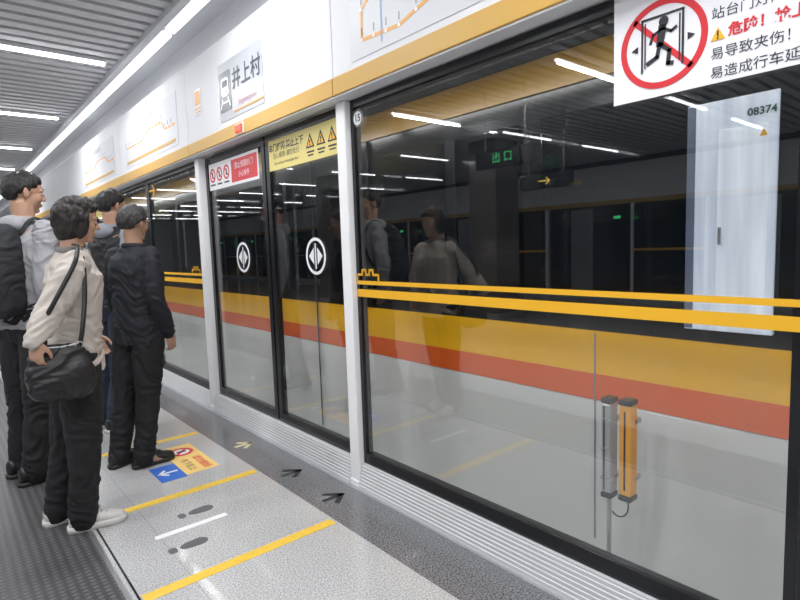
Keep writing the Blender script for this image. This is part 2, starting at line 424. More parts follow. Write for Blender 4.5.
decal('orange_block','W',(1.597,4.16,2.42),[rect(-.05,.05,-.02,.08)]+[rect(-.05,.05,-.05,-.04),rect(-.05,.05,-.075,-.065)],M_orangep,e)

# ------------------------------------------------------------ warning sign on glass
e=empty('warning_sign',(1.684,.5,1.72),'white warning board with red prohibition circle and Chinese text on glass','sign')
c=(1.6870,.915,0)
decal('board','W',c,[rect(0,.86,1.72,2.045)],M_signw,e,th=.002)
k=(1.6845,.765,1.868)
decal('prohibition_ring','W',k,ring(.108,.126,56)+stroke([(-.080,.080),(.080,-.080)],.016),M_red,e)
k2=(1.6832,.765,1.868)
man=[disc(.014,16,.004,.062)]+stroke([(.0,.045),(-.006,.0)],.022)+stroke([(-.006,.0),(.022,-.025),(.018,-.06),(.030,-.062)],.012)+stroke([(-.006,.0),(-.014,-.035),(-.042,-.048)],.012)+stroke([(.002,.042),(.026,.028),(.040,.036)],.008)+stroke([(.0,.042),(-.026,.03),(-.034,.008)],.008)
drs=[rect(-.062,-.056,-.072,.082),rect(.056,.062,-.072,.082)]+stroke([(-.06,.080),(.06,.080)],.006)+[rect(-.052,-.048,-.06,.07),rect(.048,.052,-.06,.07)]
arr=[[(-.092,.0),(-.072,.010),(-.072,-.010)],[(.092,.0),(.072,.010),(.072,-.010)]]
decal('running_figure','W',k2,man+drs+arr,M_blk,e,th=.0008)
x=1.6845
text('lettering','站台门灯闪烁时',.035,'W',(x,.632,1.902),M_blk,e,'LEFT')
decal('danger_triangle','W',(x,.614,1.849),[[(-.018,-.016),(.018,-.016),(0,.018)]],M_yline,e)
decal('danger_mark','W',(x-.0012,.614,1.849),[rect(-.002,.002,-.006,.009),rect(-.002,.002,-.013,-.009)],M_blk,e)
text('lettering','危险！抢上抢下',.036,'W',(x,.589,1.849),M_red,e,'LEFT',bold=.0012)
text('lettering','易导致夹伤！',.035,'W',(x,.632,1.796),M_blk,e,'LEFT')
text('lettering','易造成行车延误！',.035,'W',(x,.632,1.745),M_blk,e,'LEFT')

# ------------------------------------------------------------ light-curtain sensors behind glass
def sensor(y,z0,z1,m,label,ribbed,hw):
    e=empty('safety_sensor',(1.80,y,z0),label,'sensor')
    box('body',1.775,1.825,y-hw,y+hw,z0+.02,z1-.02,m,e,.006)
    box('end_cap',1.772,1.828,y-hw-.0015,y+hw+.0015,z1-.020,z1,M_black,e,.005)
    box('end_cap',1.772,1.828,y-hw-.0015,y+hw+.0015,z0,z0+.020,M_black,e,.005)
    if ribbed:
        for k in range(3):
            zz=z0+.07+k*.11
            box('rib',1.7735,1.776,y-hw,y+hw,zz,zz+.008,M_steel,e,.001)
        box('lens_strip',1.7735,1.7765,y+.004,y+.010,z0+.03,z1-.03,mat('sensor_lens',(.05,.03,.03),.15),e)
    else:
        box('lens_strip',1.7735,1.7765,y-.003,y+.003,z0+.04,z1-.04,mat('sensor_lens',(.05,.03,.03),.15),e)
    for zz in (z0+.07,z1-.09):
        box('clamp',1.805,1.85,y-hw,y+hw,zz,zz+.018,M_steel,e,.002)
    return e
s1=sensor(.918,.38,.745,mat('sensor_orange',(.88,.40,.04),.35),'orange light curtain sensor bar with black end caps',False,.022)
s2=sensor(.988,.37,.74,mat('sensor_silver',(.50,.51,.53),.25,.4),'silver ribbed light curtain sensor bar with black end caps',True,.019)
tube('mount_rod',[(1.80,.988,.37),(1.80,.988,.0)],.008,M_steel,s2)
tube('cable',cr([(1.80,.918,.38),(1.80,.916,.345),(1.80,.930,.315),(1.80,.955,.305),(1.80,.975,.315)]),.0028,M_black,s1,8)
box('base_plate',1.775,1.85,.95,1.025,.0,.01,M_steel,s2)

# ------------------------------------------------------------ train
M_tw=mat('train_white',(.70,.70,.68),.22,spec=.6,coat=.4)
M_ty=mat('train_yellow',(.90,.47,.008),.25,coat=.4)
M_to=mat('train_orange',(.76,.12,.015),.25,coat=.4)
M_td=mat('train_window_glass',(.006,.008,.011),.03,spec=.5)
M_tdw=mat('train_dark_band',(.005,.006,.008),.2)
tr=empty('metro_train',(2.4,12,-.9),'metro train with white lower body, orange and yellow stripes, black windows','train')
XT=2.10
ys=(Y0+.2,Y1-.5)
box('lower_body',XT,4.8,ys[0],ys[1],-.75,.622,M_tw,tr,.01)
box('orange_stripe',XT-.002,4.8,ys[0],ys[1],.622,.735,M_to,tr)
box('yellow_stripe',XT-.002,4.8,ys[0],ys[1],.735,.918,M_ty,tr)
box('window_band',XT+.01,4.8,ys[0],ys[1],.918,1.955,M_tdw,tr)
box('roof_stripe',XT-.002,4.8,ys[0],ys[1],1.955,2.10,mat('train_roof_yellow',(.36,.20,.015),.3),tr)
box('roof',XT+.02,4.7,ys[0],ys[1],2.10,2.75,M_tdw,tr,.05)
for yc in (-1.5,3.41,8.37,13.33,18.29,23.25):
    for sgn in (-1,1):
        a,b_=(yc-.66,yc-.004) if sgn<0 else (yc+.004,yc+.66)
        d=box('train_door',XT-.012,XT+.01,a,b_,.93,1.95,M_tdw,tr,.004)
        box('door_window',XT-.015,XT-.011,a+.12,b_-.12,1.0,1.82,M_td,tr,.001)
    box('door_seal',XT-.016,XT-.009,yc-.004,yc+.004,.0,1.95,M_blk,tr)
    for wy in (yc+1.35,yc+2.48,yc+3.6):
        box('window',XT-.006,XT+.012,wy-.5,wy+.5,1.02,1.84,M_td,tr,.004)
        if yc>0: box('body_seam',XT-.0015,XT+.002,wy+.55,wy+.556,-.5,.62,M_grayp,tr)
box('body_seam',XT-.003,XT+.002,1.215,1.222,0,.91,M_grayp,tr)
M_pil=mat('pillar_glow_paint',(.70,.76,.88),.12,var=.22,bscale=5,stretch=(1,5,.35),emit=(.65,.75,1),es=.20,coat=.5)  # faint glow put into the paint to brighten the pillar
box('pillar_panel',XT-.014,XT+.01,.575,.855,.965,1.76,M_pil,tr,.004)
box('pillar_edge',XT-.0165,XT-.012,.825,.853,.97,1.755,mat('pillar_dark_edge',(.16,.19,.27),.2),tr,.001)  # darker strip along one edge of the pillar panel
box('equipment_hatch',XT-.017,XT-.012,.60,.75,1.01,1.66,mat('hatch_glow_paint',(.76,.81,.90),.12,var=.18,bscale=5,stretch=(1,5,.4),emit=(.7,.8,1),es=.26,coat=.5),tr,.002)  # hatch colour also carries an added glow
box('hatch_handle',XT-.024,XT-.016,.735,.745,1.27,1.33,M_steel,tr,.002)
text('car_number','08374',.034,'W',(XT-.0155,.622,1.70),mat('number_green',(.01,.06,.05),.5),tr,bold=.0008)
decal('warning_triangle','W',(XT-.0175,.615,1.63),[[(-.012,-.010),(.012,-.010),(0,.012)]],M_yline,tr)
for k in range(9):  # unseen lights added under the header to brighten the train side
    a=-3.3+k*2.04
    e=empty('added_train_light',(1.80,a+.9,2.03),'added unseen tube light under header brightening the train','strip light','added train lights')
    box('housing',1.775,1.825,a,a+1.9,2.065,2.088,M_white,e)
    box('diffuser',1.78,1.82,a+.01,a+1.89,2.05,2.065,mat('added_train_tube',(1,1,1),.5,emit=(1,1,.97),es=4),e,.004)
    l=bpy.data.lights.new('added_train_lamp','AREA'); l.shape='RECTANGLE'; l.size=.05; l.size_y=1.9; l.energy=4.0; l.color=(1,.98,.95)
    o=bpy.data.objects.new('added_train_lamp',l); o.location=(1.82,a+.95,2.04); o.rotation_euler=(0,math.radians(-14),0); COL.objects.link(o)

# ------------------------------------------------------------ opposite side screen wall
og='opposite platform doors'
for i in range(9):
    yb=-3+i*3.6
    e=empty('opposite_screen_unit',(-7.93,yb+1.8,0),'far-side platform screen with dark glass and white posts','screen door',og)
    box('glass',-7.97,-7.95,yb+.08,yb+3.52,.15,2.05,mat('dark_far_glass',(.02,.025,.03),.08,spec=.5),e)
    boxes('posts',[(-7.98,-7.9,yb,yb+.08,0,2.06),(-7.98,-7.92,yb+1.5,yb+1.56,0.14,2.06)],M_post,e)
    box('door_frame',-7.949,-7.93,yb+1.56,yb+1.66,.15,2.06,M_black,e)
    box('train_panel',-7.949,-7.942,yb+2.45,yb+3.0,.15,2.0,mat('far_train_grey',(.32,.34,.37),.3),e)
    box('sill',-7.98,-7.92,yb+.08,yb+3.6,0,.14,M_sill,e)
    box('edge_band',-7.98,-7.88,yb,yb+3.6,2.06,2.15,M_yel,e)
    box('fascia',-7.98,-7.88,yb,yb+3.6,2.15,2.9,M_white,e)
    box('stripe',-7.941,-7.936,yb+.1,yb+1.5,1.05,1.10,M_yline,e)
    box('exit_lamp',-7.949,-7.94,yb+1.8,yb+1.95,1.75,1.81,M_greenl,e)
struct(box('wall_far',-8.2,-8.0,Y0,Y1,0,3.4,mat('far_wall_dark',(.1,.1,.1),.6)))
for yy in (1.2,6.2,11.2):
    e=empty('platform_column',(-4.0,yy,0),'dark clad rectangular platform column','column','platform columns')
    box('shaft',-4.3,-3.7,yy-.3,yy+.3,.12,3.02,mat('column_cladding',(.10,.085,.075),.25),e,.02)
    box('plinth',-4.33,-3.67,yy-.33,yy+.33,0,.12,M_steel,e,.01)
def hang(x,y,z,t,m,label,arrow=None,hw=.55,hh=.28,ts=.14):
    e=empty('hanging_sign',(x,y,z),label,'sign','hanging direction signs')
    box('case',x-.05,x+.05,y-hw,y+hw,z,z+hh,M_black,e,.01)
    if t: text('lettering',t,ts,'O',(x+.0505,y+.0,z+hh/2),m,e)
    if arrow is not None: decal('arrow','O',(x+.0505,y+arrow,z+hh/2),stroke([(-.09,0),(.08,0)],.018)+stroke([(-.04,.045),(-.09,0),(-.04,-.045)],.018),M_yell,e)
    tube('rod',[(x,y-hw*.7,z+hh),(x,y-hw*.7,3.02)],.01,M_steel,e); tube('rod',[(x,y+hw*.7,z+hh),(x,y+hw*.7,3.02)],.01,M_steel,e)
hang(-1.6,4.02,2.16,'口 出',M_greenl,'black hanging sign with lit green exit lettering',hw=.4,hh=.2,ts=.13)
hang(-3.0,4.45,2.02,'',M_greenl,'black hanging sign with lit yellow arrow',0.0,hw=.4,hh=.2)

# ------------------------------------------------------------ floor markings
for yl,x0 in ((2.15,.49),(2.98,.54),(3.94,.56),(4.80,.56)):
    o=decal('queue_line','F',(0,yl,.0),[rect(-.028,.028,x0,1.345)],M_yfloor); meta(o,'yellow tape queue line on light granite floor','floor line','yellow queue lines')
def foot(x,y):
    def sole(cy):
        o=[]
        for i in range(28):
            a=2*math.pi*i/28; u=math.sin(a); v=math.cos(a)
            wdt=.032+.012*max(0,v)
            o.append((cy+u*wdt,v*.062+.02))
        return o
    o=decal('footprint_sticker','F',(x,y,0),[sole(0),rrect(-.026,.026,-.092,-.055,.016,4)],mat('footprint_grey',(.11,.11,.12),.5))
    meta(o,'dark grey shoe-print sticker on granite floor','floor sticker','footprint stickers')
foot(.90,2.72); foot(.76,2.42)
o=decal('floor_strip','F',(0,2.585,0),[rrect(-.018,.018,.66,1.0,.008)],mat('pale_floor_strip',(.85,.85,.87),.3)); meta(o,'narrow pale strip on granite floor','floor sticker')  # narrow pale bar lying flat on the granite
def farrow(x,y,m,lab,heavy=True):
    pl=stroke([(-.06,-.03),(0,.04),(.06,-.03)],.028)+(stroke([(0,-.07),(0,.03)],.028) if heavy else [])
    o=decal('floor_arrow','F',(x,y,0.0),pl,m); meta(o,lab,'floor arrow','arrows on dark granite edge')
farrow(1.50,3.45,mat('arrow_yellow',(.55,.51,.32),.5),'pale yellow arrow on dark granite edge')
Md=mat('arrow_dark',(.02,.02,.025),.5)
farrow(1.50,2.80,Md,'dark arrow sticker on dark granite edge'); farrow(1.50,2.36,Md,'dark arrow sticker on dark granite edge')
e=empty('floor_notice',(1.12,3.49,0),'yellow orange floor notice with red prohibition mark and text','floor sticker')
decal('panel','F',(1.125,3.49,0),[rect(-.27,.27,-.10,.10)],mat('floor_orange',(.82,.56,.18),.45),e)
decal('mark_face','F',(1.125,3.62,.0012),[disc(.056,30)],M_signw,e,.001)
decal('prohibition_mark','F',(1.125,3.62,.0022),ring(.052,.074,36)+stroke([(-.04,.04),(.04,-.04)],.016),M_red,e)
decal('figure','F',(1.125,3.62,.0034),[disc(.01,12,0,.022),rect(-.01,.01,-.028,.012)],M_blk,e)
text('lettering','请勿越线',.06,'F',(1.165,3.37,.0012),M_red,e,bold=.0005); text('lettering','先下后上',.052,'F',(1.085,3.37,.0012),M_blk,e)
e=empty('floor_direction_sticker',(.95,3.33,0),'blue floor sticker with white arrow beside orange notice','floor sticker')
decal('panel','F',(.95,3.33,0),[rect(-.13,.13,-.073,.073)],M_blue,e)
decal('arrow','F',(.95,3.33,.0012),stroke([(-.0,.05),(-.0,-.045)],.016)+stroke([(-.04,-.01),(0,-.05),(.04,-.01)],.016),M_signw,e)

# ------------------------------------------------------------ PEOPLE
class B:
    def __init__(s): s.V=[];s.F=[]
    def add(s,V,F):
        b=len(s.V); s.V+=[Vector(v) for v in V]; s.F+=[tuple(i+b for i in f) for f in F]
    def ell(s,c,r,M=None,n=20,m=14):
        V=[];F=[]
        for i in range(1,m):
            th=math.pi*i/m
            for j in range(n):
                a=2*math.pi*j/n
                v=Vector((c[0]+r[0]*math.sin(th)*math.cos(a),c[1]+r[1]*math.sin(th)*math.sin(a),c[2]+r[2]*math.cos(th)))
                V.append(M@v if M else v)
        t=Vector((c[0],c[1],c[2]+r[2])); bt=Vector((c[0],c[1],c[2]-r[2]))
        V+= [M@t if M else t, M@bt if M else bt]; k=len(V)
        for i in range(m-2):
            for j in range(n): F.append((i*n+j,(i+1)*n+j,(i+1)*n+(j+1)%n,i*n+(j+1)%n))
        for j in range(n): F.append((k-2,j,(j+1)%n)); F.append((k-1,(m-2)*n+(j+1)%n,(m-2)*n+j))
        s.add(V,F)
    def tube(s,pts,rad,n=16,M=None):
        V,F=tubemesh(pts,rad if isinstance(rad,list) else [rad]*len(pts),n)
        if M: V=[M@v for v in V]
        s.add(V,F)
    def loft(s,rings,n=28,p=2.3):
        V=[];F=[]
        for cx,cy,z,rx,ry in rings:
            for j in range(n):
                a=2*math.pi*j/n; c_,s_=math.cos(a),math.sin(a)
                V.append((cx+rx*math.copysign(abs(c_)**(2/p),c_),cy+ry*math.copysign(abs(s_)**(2/p),s_),z))
        for i in range(len(rings)-1):
            for j in range(n): F.append((i*n+j,i*n+(j+1)%n,(i+1)*n+(j+1)%n,(i+1)*n+j))
        F.append(tuple(range(n))[::-1]); k=(len(rings)-1)*n; F.append(tuple(range(k,k+n)))
        s.add(V,F)
    def done(s,name,m,parent,voxel=None,smooth=4,fold=0,strands=0,lean=0,seed=0):
        me=bpy.data.meshes.new(name); me.from_pydata(s.V,[],s.F)
        bm=bmesh.new(); bm.from_mesh(me); bmesh.ops.recalc_face_normals(bm,faces=bm.faces); bm.to_mesh(me); bm.free()
        if voxel:
            t=bpy.data.objects.new('tmp',me); COL.objects.link(t)
            r=t.modifiers.new('r','REMESH'); r.mode='VOXEL'; r.voxel_size=voxel
            if smooth:
                q=t.modifiers.new('s','SMOOTH'); q.factor=.5; q.iterations=smooth
            bpy.context.view_layer.update()
            me2=bpy.data.meshes.new_from_object(t.evaluated_get(bpy.context.evaluated_depsgraph_get()))
            bpy.data.objects.remove(t); me=me2; me.name=name
        if fold or strands:
            nr=[v.normal.copy() for v in me.vertices]
            for v,nn in zip(me.vertices,nr):
                p=v.co
                if fold:
                    w=noise.noise(Vector((p.x*5+seed,p.y*5,p.z*4)))
                    a=noise.noise(Vector((p.x*5+seed,p.y*7,p.z*13+4.2*w+p.y*7)))
                    a2=noise.noise(Vector((p.x*9,p.y*11+seed,p.z*24-p.y*12+3*w)))
                    c_=noise.noise(Vector((p.x*14,p.y*14+seed,p.z*22)))
                    ridge=(1-abs(a)*3.2); r2=(1-abs(a2)*3.0)
                    v.co=p+nn*fold*(max(-.6,ridge)*.45+max(-.5,r2)*.25+.2*c_+.3*w-.25)
                else:
                    a=noise.noise(Vector((p.x*80+seed,p.y*80,p.z*18)))+.5*noise.noise(Vector((p.x*28,p.y*28+seed,p.z*10)))
                    v.co=p+nn*strands*a
        if lean:
            for v in me.vertices: v.co.x+=lean*v.co.z
        me.materials.clear(); me.materials.append(m)
        for p_ in me.polygons: p_.use_smooth=True
        o=bpy.data.objects.new(name,me); link(o,parent); WL[o]=Vector((0,0,0)); return o

M_skin=mat('skin',(.48,.28,.19),.55,var=.05,bscale=14)
M_hair=mat('black_hair',(.010,.009,.009),.5,bump=.5,bscale=110,stretch=(3,3,.5))
M_hairb=mat('dark_brown_hair',(.016,.011,.010),.5,bump=.5,bscale=110,stretch=(3,3,.5),var=.35)
M_hairg=mat('greying_hair',(.032,.031,.031),.5,bump=.5,bscale=90,stretch=(3,3,.5),var=.7)
M_eyew=mat('eye_white',(.6,.58,.55),.3); M_iris=mat('iris_dark',(.02,.012,.01),.2)
def add_hand(Bd,wrist,d,n,thumb,scale=1.0,curl=35):
    d=Vector(d).normalized(); n=Vector(n); n=(n-d*n.dot(d)).normalized(); t=d.cross(n)
    if t.dot(Vector(thumb))<0: t=-t
    w=Vector(wrist); s=scale
    Mx=Matrix((( d.x,t.x,n.x,w.x),(d.y,t.y,n.y,w.y),(d.z,t.z,n.z,w.z),(0,0,0,1)))
    Bd.tube([(-.02*s,0,0),(.02*s,0,0),(.06*s,.002*s,0),(.088*s,0,0)],[(.021*s,.018*s),(.030*s,.015*s),(.038*s,.014*s),(.036*s,.011*s)],14,Mx)
    for k,(off,L) in enumerate(((.027,.070),(.009,.078),(-.009,.072),(-.026,.056))):
        p=Vector((.085*s,off*s,0)); ang=math.radians(12+3*k); pts=[p-Vector((.02*s,0,0)),p]
        for seg,f in enumerate((.45,.30,.25)):
            p=p+Vector((math.cos(ang),0,math.sin(ang)))*L*f*s; pts.append(p); ang+=math.radians(curl)
        Bd.tube(pts,[.0084*s,.0088*s,.0080*s,.0074*s,.0064*s],8,Mx)
    p=Vector((.022*s,.022*s,.004*s)); Bd.tube([p,p+Vector((.028,.024,.010))*s,p+Vector((.052,.032,.020))*s,p+Vector((.074,.030,.030))*s],[.013*s,.011*s,.0098*s,.008*s],8,Mx)
def shoe(parent,x,y,rot,m,msole,s=1.0,lean=0,chunky=0):
    Mx=Matrix.Translation((x,y,0))@Matrix.Rotation(rot,4,'Z')
    b=B()
    prof=[(-.105,.030,.075),(-.09,.038,.09),(-.05,.040,.105),(0,.040,.095),(.05,.044,.070),(.10,.048,.055),(.14,.042,.046),(.165,.026,.036)]
    V=[];F=[];n=18
    for px,w,h in prof:
        for j in range(n):
            a=2*math.pi*j/n; V.append(Mx@Vector((px*s,w*s*math.cos(a),(.018+ h*.5*(1+math.sin(a)))*s)))
    for i in range(len(prof)-1):
        for j in range(n): F.append((i*n+j,i*n+(j+1)%n,(i+1)*n+(j+1)%n,(i+1)*n+j))
    F.append(tuple(range(n))[::-1]); F.append(tuple(range(len(prof)*n-n,len(prof)*n)))
    b.add(V,F); b.tube([Mx@Vector((-.04*s,0,.06)),Mx@Vector((-.035*s,0,.115))],[.044*s,.045*s],16)
    up=b.done('shoe',m,parent,voxel=.006,smooth=3,lean=lean)
    out=[(-.115,0),(-.105,.034),(-.05,.041),(0,.038),(.06,.047),(.11,.050),(.155,.036),(.176,0),(.155,-.036),(.11,-.05),(.06,-.045),(0,-.038),(-.05,-.041),(-.105,-.034)]
    h=.026+chunky
    V=[Mx@Vector((u*s,v*s,0.0)) for u,v in out]+[Mx@Vector((u*s*1.02,v*s*1.04,h*.6)) for u,v in out]+[Mx@Vector((u*s,v*s,h)) for u,v in out]; k=len(out)
    F=[tuple(range(k))[::-1],tuple(range(2*k,3*k))]+[(i,(i+1)%k,k+(i+1)%k,k+i) for i in range(k)]+[(k+i,k+(i+1)%k,2*k+(i+1)%k,2*k+i) for i in range(k)]
    b2=B(); b2.add(V,F); b2.done('sole',msole,up)
    b3=B()
    for q in range(4):
        px=.015+q*.02; b3.tube([Mx@Vector((px*s,-.022*s,(.112-q*.010)*s)),Mx@Vector((px*s,0,(.119-q*.011)*s)),Mx@Vector((px*s,.022*s,(.112-q*.010)*s))],.003,6)
    b3.done('lace',msole,up)
    return up
def person(loc,rotz,H,label,arms,feet,top,bottom,shoes,lean=0,width=1.0,belly=0.0,head=(0,0),hair='short',hem=.52,skin=None,hairm=None,jw=1.0,group=None,vest=None,glasses=False,headfwd=.015,stoop=0,collar='round'):
    P_=empty('person',(loc[0],loc[1],0),label,'person',group,rotz)
    hs=H/1.70; skin=skin or M_skin; hairm=hairm or M_hair
    hc=Vector((headfwd+stoop,0,H-.113*hs))
    Mh=Matrix.Translation(hc)@Matrix.Rotation(math.radians(head[0]),4,'Z')@Matrix.Rotation(math.radians(head[1]),4,'Y')@Matrix.Scale(hs*.98,4)
    b=B()
    b.ell((-.012,0,.030),(.092,.074,.083),Mh); b.ell((.024,0,-.015),(.056,.060,.086),Mh); b.ell((.025,0,-.058),(.048,.047,.044),Mh)
    b.ell((.060,0,-.088),(.018,.023,.016),Mh)
    b.tube([(.078,0,.022),(.087,0,.002),(.096,0,-.018),(.095,0,-.025)],[.007,.0085,.0115,.009],10,Mh)
    for sg in (-1,1):
        b.ell((.086,sg*.010,-.025),(.010,.007,.007),Mh,10,8); b.ell((.048,sg*.036,-.020),(.027,.020,.028),Mh,12,8)
        b.ell((.071,sg*.028,.026),(.014,.022,.008),Mh,12,8)
        b.ell((-.010,sg*.076,-.002),(.017,.008,.032),Mh,12,10); b.ell((-.018,sg*.083,.004),(.010,.006,.026),Mh,12,8)
    b.ell((.077,0,-.050),(.0115,.018,.006),Mh,14,8); b.ell((.075,0,-.060),(.011,.016,.007),Mh,14,8)
    W=width
    b.tube([hc+Vector((-.022,0,-.05))*1.0,(stoop*.8,0,.862*H),(stoop*.5-.005,0,.82*H),(0,0,.78*H)],[.056*hs,.055*hs,.062*hs,.08*hs],18)
    R=[(0,.47,.045,.088),(0,.50,.056,.098),(-.005,.54,.060,.102),(.0,.60,.052,.088),(.003,.66,.056,.092),(.003,.72,.062,.102),(-.002,.77,.060,.110),(-.003,.805,.050,.105),(0,.83,.034,.060)]
    b.loft([(cx+stoop*max(0,(z-.6)/.3)*.6,0,z*H,rx*H*(1+belly if .54<z<.7 else 1),ry*H*W*.96) for cx,z,rx,ry in R])
    for (fx,fy,fr),sg in zip(feet,(-1,1)):
        hip=Vector((0,sg*.052*H,.50*H)); ank=Vector((fx-.03,fy,.05*H)); kn=(hip*.44+ank*.56)+Vector((.012,0,0))
        b.tube(cr([hip,hip.lerp(kn,.5),kn,kn.lerp(ank,.35),ank],2),[.052*H,.050*H,.047*H,.040*H,.034*H,.033*H,.033*H,.029*H,.022*H],14)
        b.tube([ank,ank+Vector((.09*math.cos(fr),.09*math.sin(fr),-.045*H+.01))],[.024*H,.018*H],10)
    for ar in arms:
        s_,e_,w_=[Vector(q) for q in ar['j']]
        b.tube(cr([s_,s_.lerp(e_,.5),e_,e_.lerp(w_,.4),w_],2),[.030*H,.029*H,.027*H,.025*H,.023*H,.024*H,.022*H,.018*H,.0145*H],12)
        add_hand(b,w_,ar['d'],ar['n'],ar['t'],scale=hs*.98*ar.get('s',1),curl=ar.get('c',28))
    b.done('body',skin,P_,voxel=.0050,smooth=2,lean=lean)
    for sg in (-1,1):
        q=B(); q.ell((.0735,sg*.029,.007),(.0105,.0135,.0050),Mh,12,8); ey=q.done('eye',M_eyew,P_,lean=lean)
        q=B(); q.ell((.0822,sg*.0295,.007),(.0030,.0058,.0048),Mh,10,8); q.done('iris',M_iris,ey,lean=lean)
        q=B(); q.tube([(.084,sg*.012,.031),(.082,sg*.028,.035),(.070,sg*.046,.030)],[.0024,.0030,.0018],8,Mh); q.done('eyebrow',hairm,P_,lean=lean)
    q=B(); q.ell((.0845,0,-.0555),(.0040,.0155,.0042),Mh,14,8); q.done('lips',mat('lips',(.38,.18,.14),.45),P_,lean=lean)
    if glasses:
        q=B()
        for sg in (-1,1):
            q.tube([Mh@Vector((.093,sg*.031+.02*math.cos(a),.006+.016*math.sin(a))) for a in [i*math.pi/8 for i in range(17)]],.0018,6)
            q.tube([(.093,sg*.051,.010),(.0,sg*.082,.012),(-.02,sg*.082,.0)],.0016,6,Mh)
        q.tube([(.094,-.011,.008),(.096,0,.011),(.094,.011,.008)],.0016,6,Mh)
        q.done('glasses',M_black,P_,lean=lean)
    # hair shell: uneven hairline, tufted surface
    V=[];F=[];n,m_=72,54
    cx,cz=-.014,.022
    long=hair=='bob'
    th=.012 if not long else .020
    for i in range(m_+1):
        thh=math.pi*i/m_
        for j in range(n):
            a=2*math.pi*j/n; dx,dy,dz=math.sin(thh)*math.cos(a),math.sin(thh)*math.sin(a),math.cos(thh)
            if long: lim=(-.95 if dx<.18 else (-.95+1.25*(dx-.18)/.34 if dx<.52 else (.30+.2*(dx-.52))))
            else: lim=(-.70 if dx<-.40 else (-.18+ -.7*max(0,(-dx-.08)) if dx<.25 else .0+.50*(dx-.25)/.75))
            lim+=.10*noise.noise(Vector((dx*6,dy*6,H*7)))+.06*noise.noise(Vector((dx*14,dy*14,H*3)))
            k=max(0,min(1,(dz-lim)/.34+.30))
            rr=.80+ .20*min(1,k*2.2)
            t=th*k*(1+.55*noise.noise(Vector((dx*3,dy*3,dz*3+H*3)))+.35*noise.noise(Vector((dx*9,dy*9,dz*5))))
            V.append(Mh@Vector((cx+dx*(.094*rr+t),dy*(.076*rr+t*1.05),cz+dz*(.092*rr+t*(1.25 if dz>0 else 1)) - (0.016*k if long and dz<-.3 else 0))))
    for i in range(m_):
        for j in range(n): F.append((i*n+j,(i+1)*n+j,(i+1)*n+(j+1)%n,i*n+(j+1)%n))
    q=B(); q.add(V,F)
    if long:
        q.ell((-.045,0,-.045),(.064,.086,.066),Mh)
        for sg in (-1,1): q.ell((.004,sg*.077,-.022),(.036,.016,.066),Mh)
    q.done('hair',hairm,P_,voxel=.004,smooth=1,strands=.0042,lean=lean,seed=H*10)
    b=B()
    b.loft([(0,0,.455*H,.05*H,.085*H),(0,0,.50*H,.066*H,.106*H),(-.004,0,.54*H,.068*H,.110*H),(0,0,.60*H,.060*H,.096*H)])
    for (fx,fy,fr),sg in zip(feet,(-1,1)):
        hip=Vector((0,sg*.052*H,.50*H)); ank=Vector((fx-.035,fy,.038*H)); kn=(hip*.44+ank*.56)+Vector((.014,0,0))
        wd=bottom.get('w',1.0)
        b.tube(cr([hip,hip.lerp(kn,.5),kn,kn.lerp(ank,.5),ank],2),[.060*H,.058*H,.054*H*wd,.049*H*wd,.045*H*wd,.043*H*wd,.041*H*wd,.040*H*wd,.039*H*wd],16)
    b.done('trousers',bottom['m'],P_,voxel=.008,smooth=3,fold=.011,lean=lean,seed=H*3)
    b=B(); j=jw
    R=[(0,hem,.068,.108),(0,hem+.03,.067,.107),(0,.60,.064,.100),(.003,.66,.067,.104),(.003,.72,.072,.111),(-.002,.77,.070,.111),(-.003,.80,.060,.099),(0,.825,.045,.076),(0.003,.850,.037,.043)]
    b.loft([(cx+stoop*max(0,(z-.6)/.3)*.6,0,z*H,rx*H*j*(1+belly if hem+.02<z<.7 else 1),ry*H*W*j) for cx,z,rx,ry in R])
    sv=B() if vest else b
    for ar in arms:
        s_,e_,w_=[Vector(q_) for q_ in ar['j']]
        we=w_.lerp(e_,-.02); sw=ar.get('w',1.0)
        sv.tube(cr([s_+Vector((0,0,.002)),s_.lerp(e_,.5),e_,e_.lerp(we,.5),we],2),[.036*H*j,.038*H*j,.037*H*j*sw,.035*H*j*sw,.033*H*j*sw,.032*H*j*sw,.030*H*j*sw,.027*H*j*sw,.023*H*j*sw],16)
    if vest: sv.done('sleeves',vest,P_,voxel=.008,smooth=3,fold=.012,lean=lean,seed=H*5)
    b.done('jacket' if not vest else 'vest',top['m'],P_,voxel=.007,smooth=2,fold=top.get('d',.014),lean=lean,seed=H*9)
    b=B(); col=[]
    for i in range(25):
        a=2*math.pi*i/24; col.append(Vector((stoop*.6+.004+.040*H*math.cos(a),.042*H*math.sin(a),.848*H+.006*math.cos(a+math.pi))))
    V,F=tubemesh(col,[(.010,.018)]*25,10,False); b.add(V,F)
    if collar=='hood': b.ell((-.075,0,.83*H),(.055,.10,.06))
    b.done('collar',top.get('c',top['m']),P_,voxel=.006,smooth=2,lean=lean)
    for (fx,fy,fr) in feet: shoe(P_,fx,fy,fr,shoes[0],shoes[1],s=shoes[2] if len(shoes)>2 else 1.0,chunky=shoes[3] if len(shoes)>3 else 0)
    return P_

C=lambda n,c,r=.8,bp=.3,bs=260,v=.06: mat(n,c,r,bump=bp,bscale=bs,var=v)
cl_beige=C('knit_beige',(.52,.47,.425)); cl_black=C('black_trouser',(.009,.009,.011)); cl_navy=C('dark_navy_jacket',(.009,.010,.016),.75)
cl_vest=C('black_vest',(.012,.012,.015),.6); cl_grey=C('grey_sleeves',(.28,.30,.34)); cl_hood=C('light_grey_hoodie',(.33,.33,.35)); cl_jean=C('dark_jeans',(.022,.03,.055))
sh_w=mat('white_sneaker',(.62,.61,.59),.5,var=.06); so_w=mat('white_rubber',(.66,.65,.63),.5); sh_b=mat('black_leather',(.015,.015,.017),.35); so_b=mat('black_rubber',(.02,.02,.02),.6)

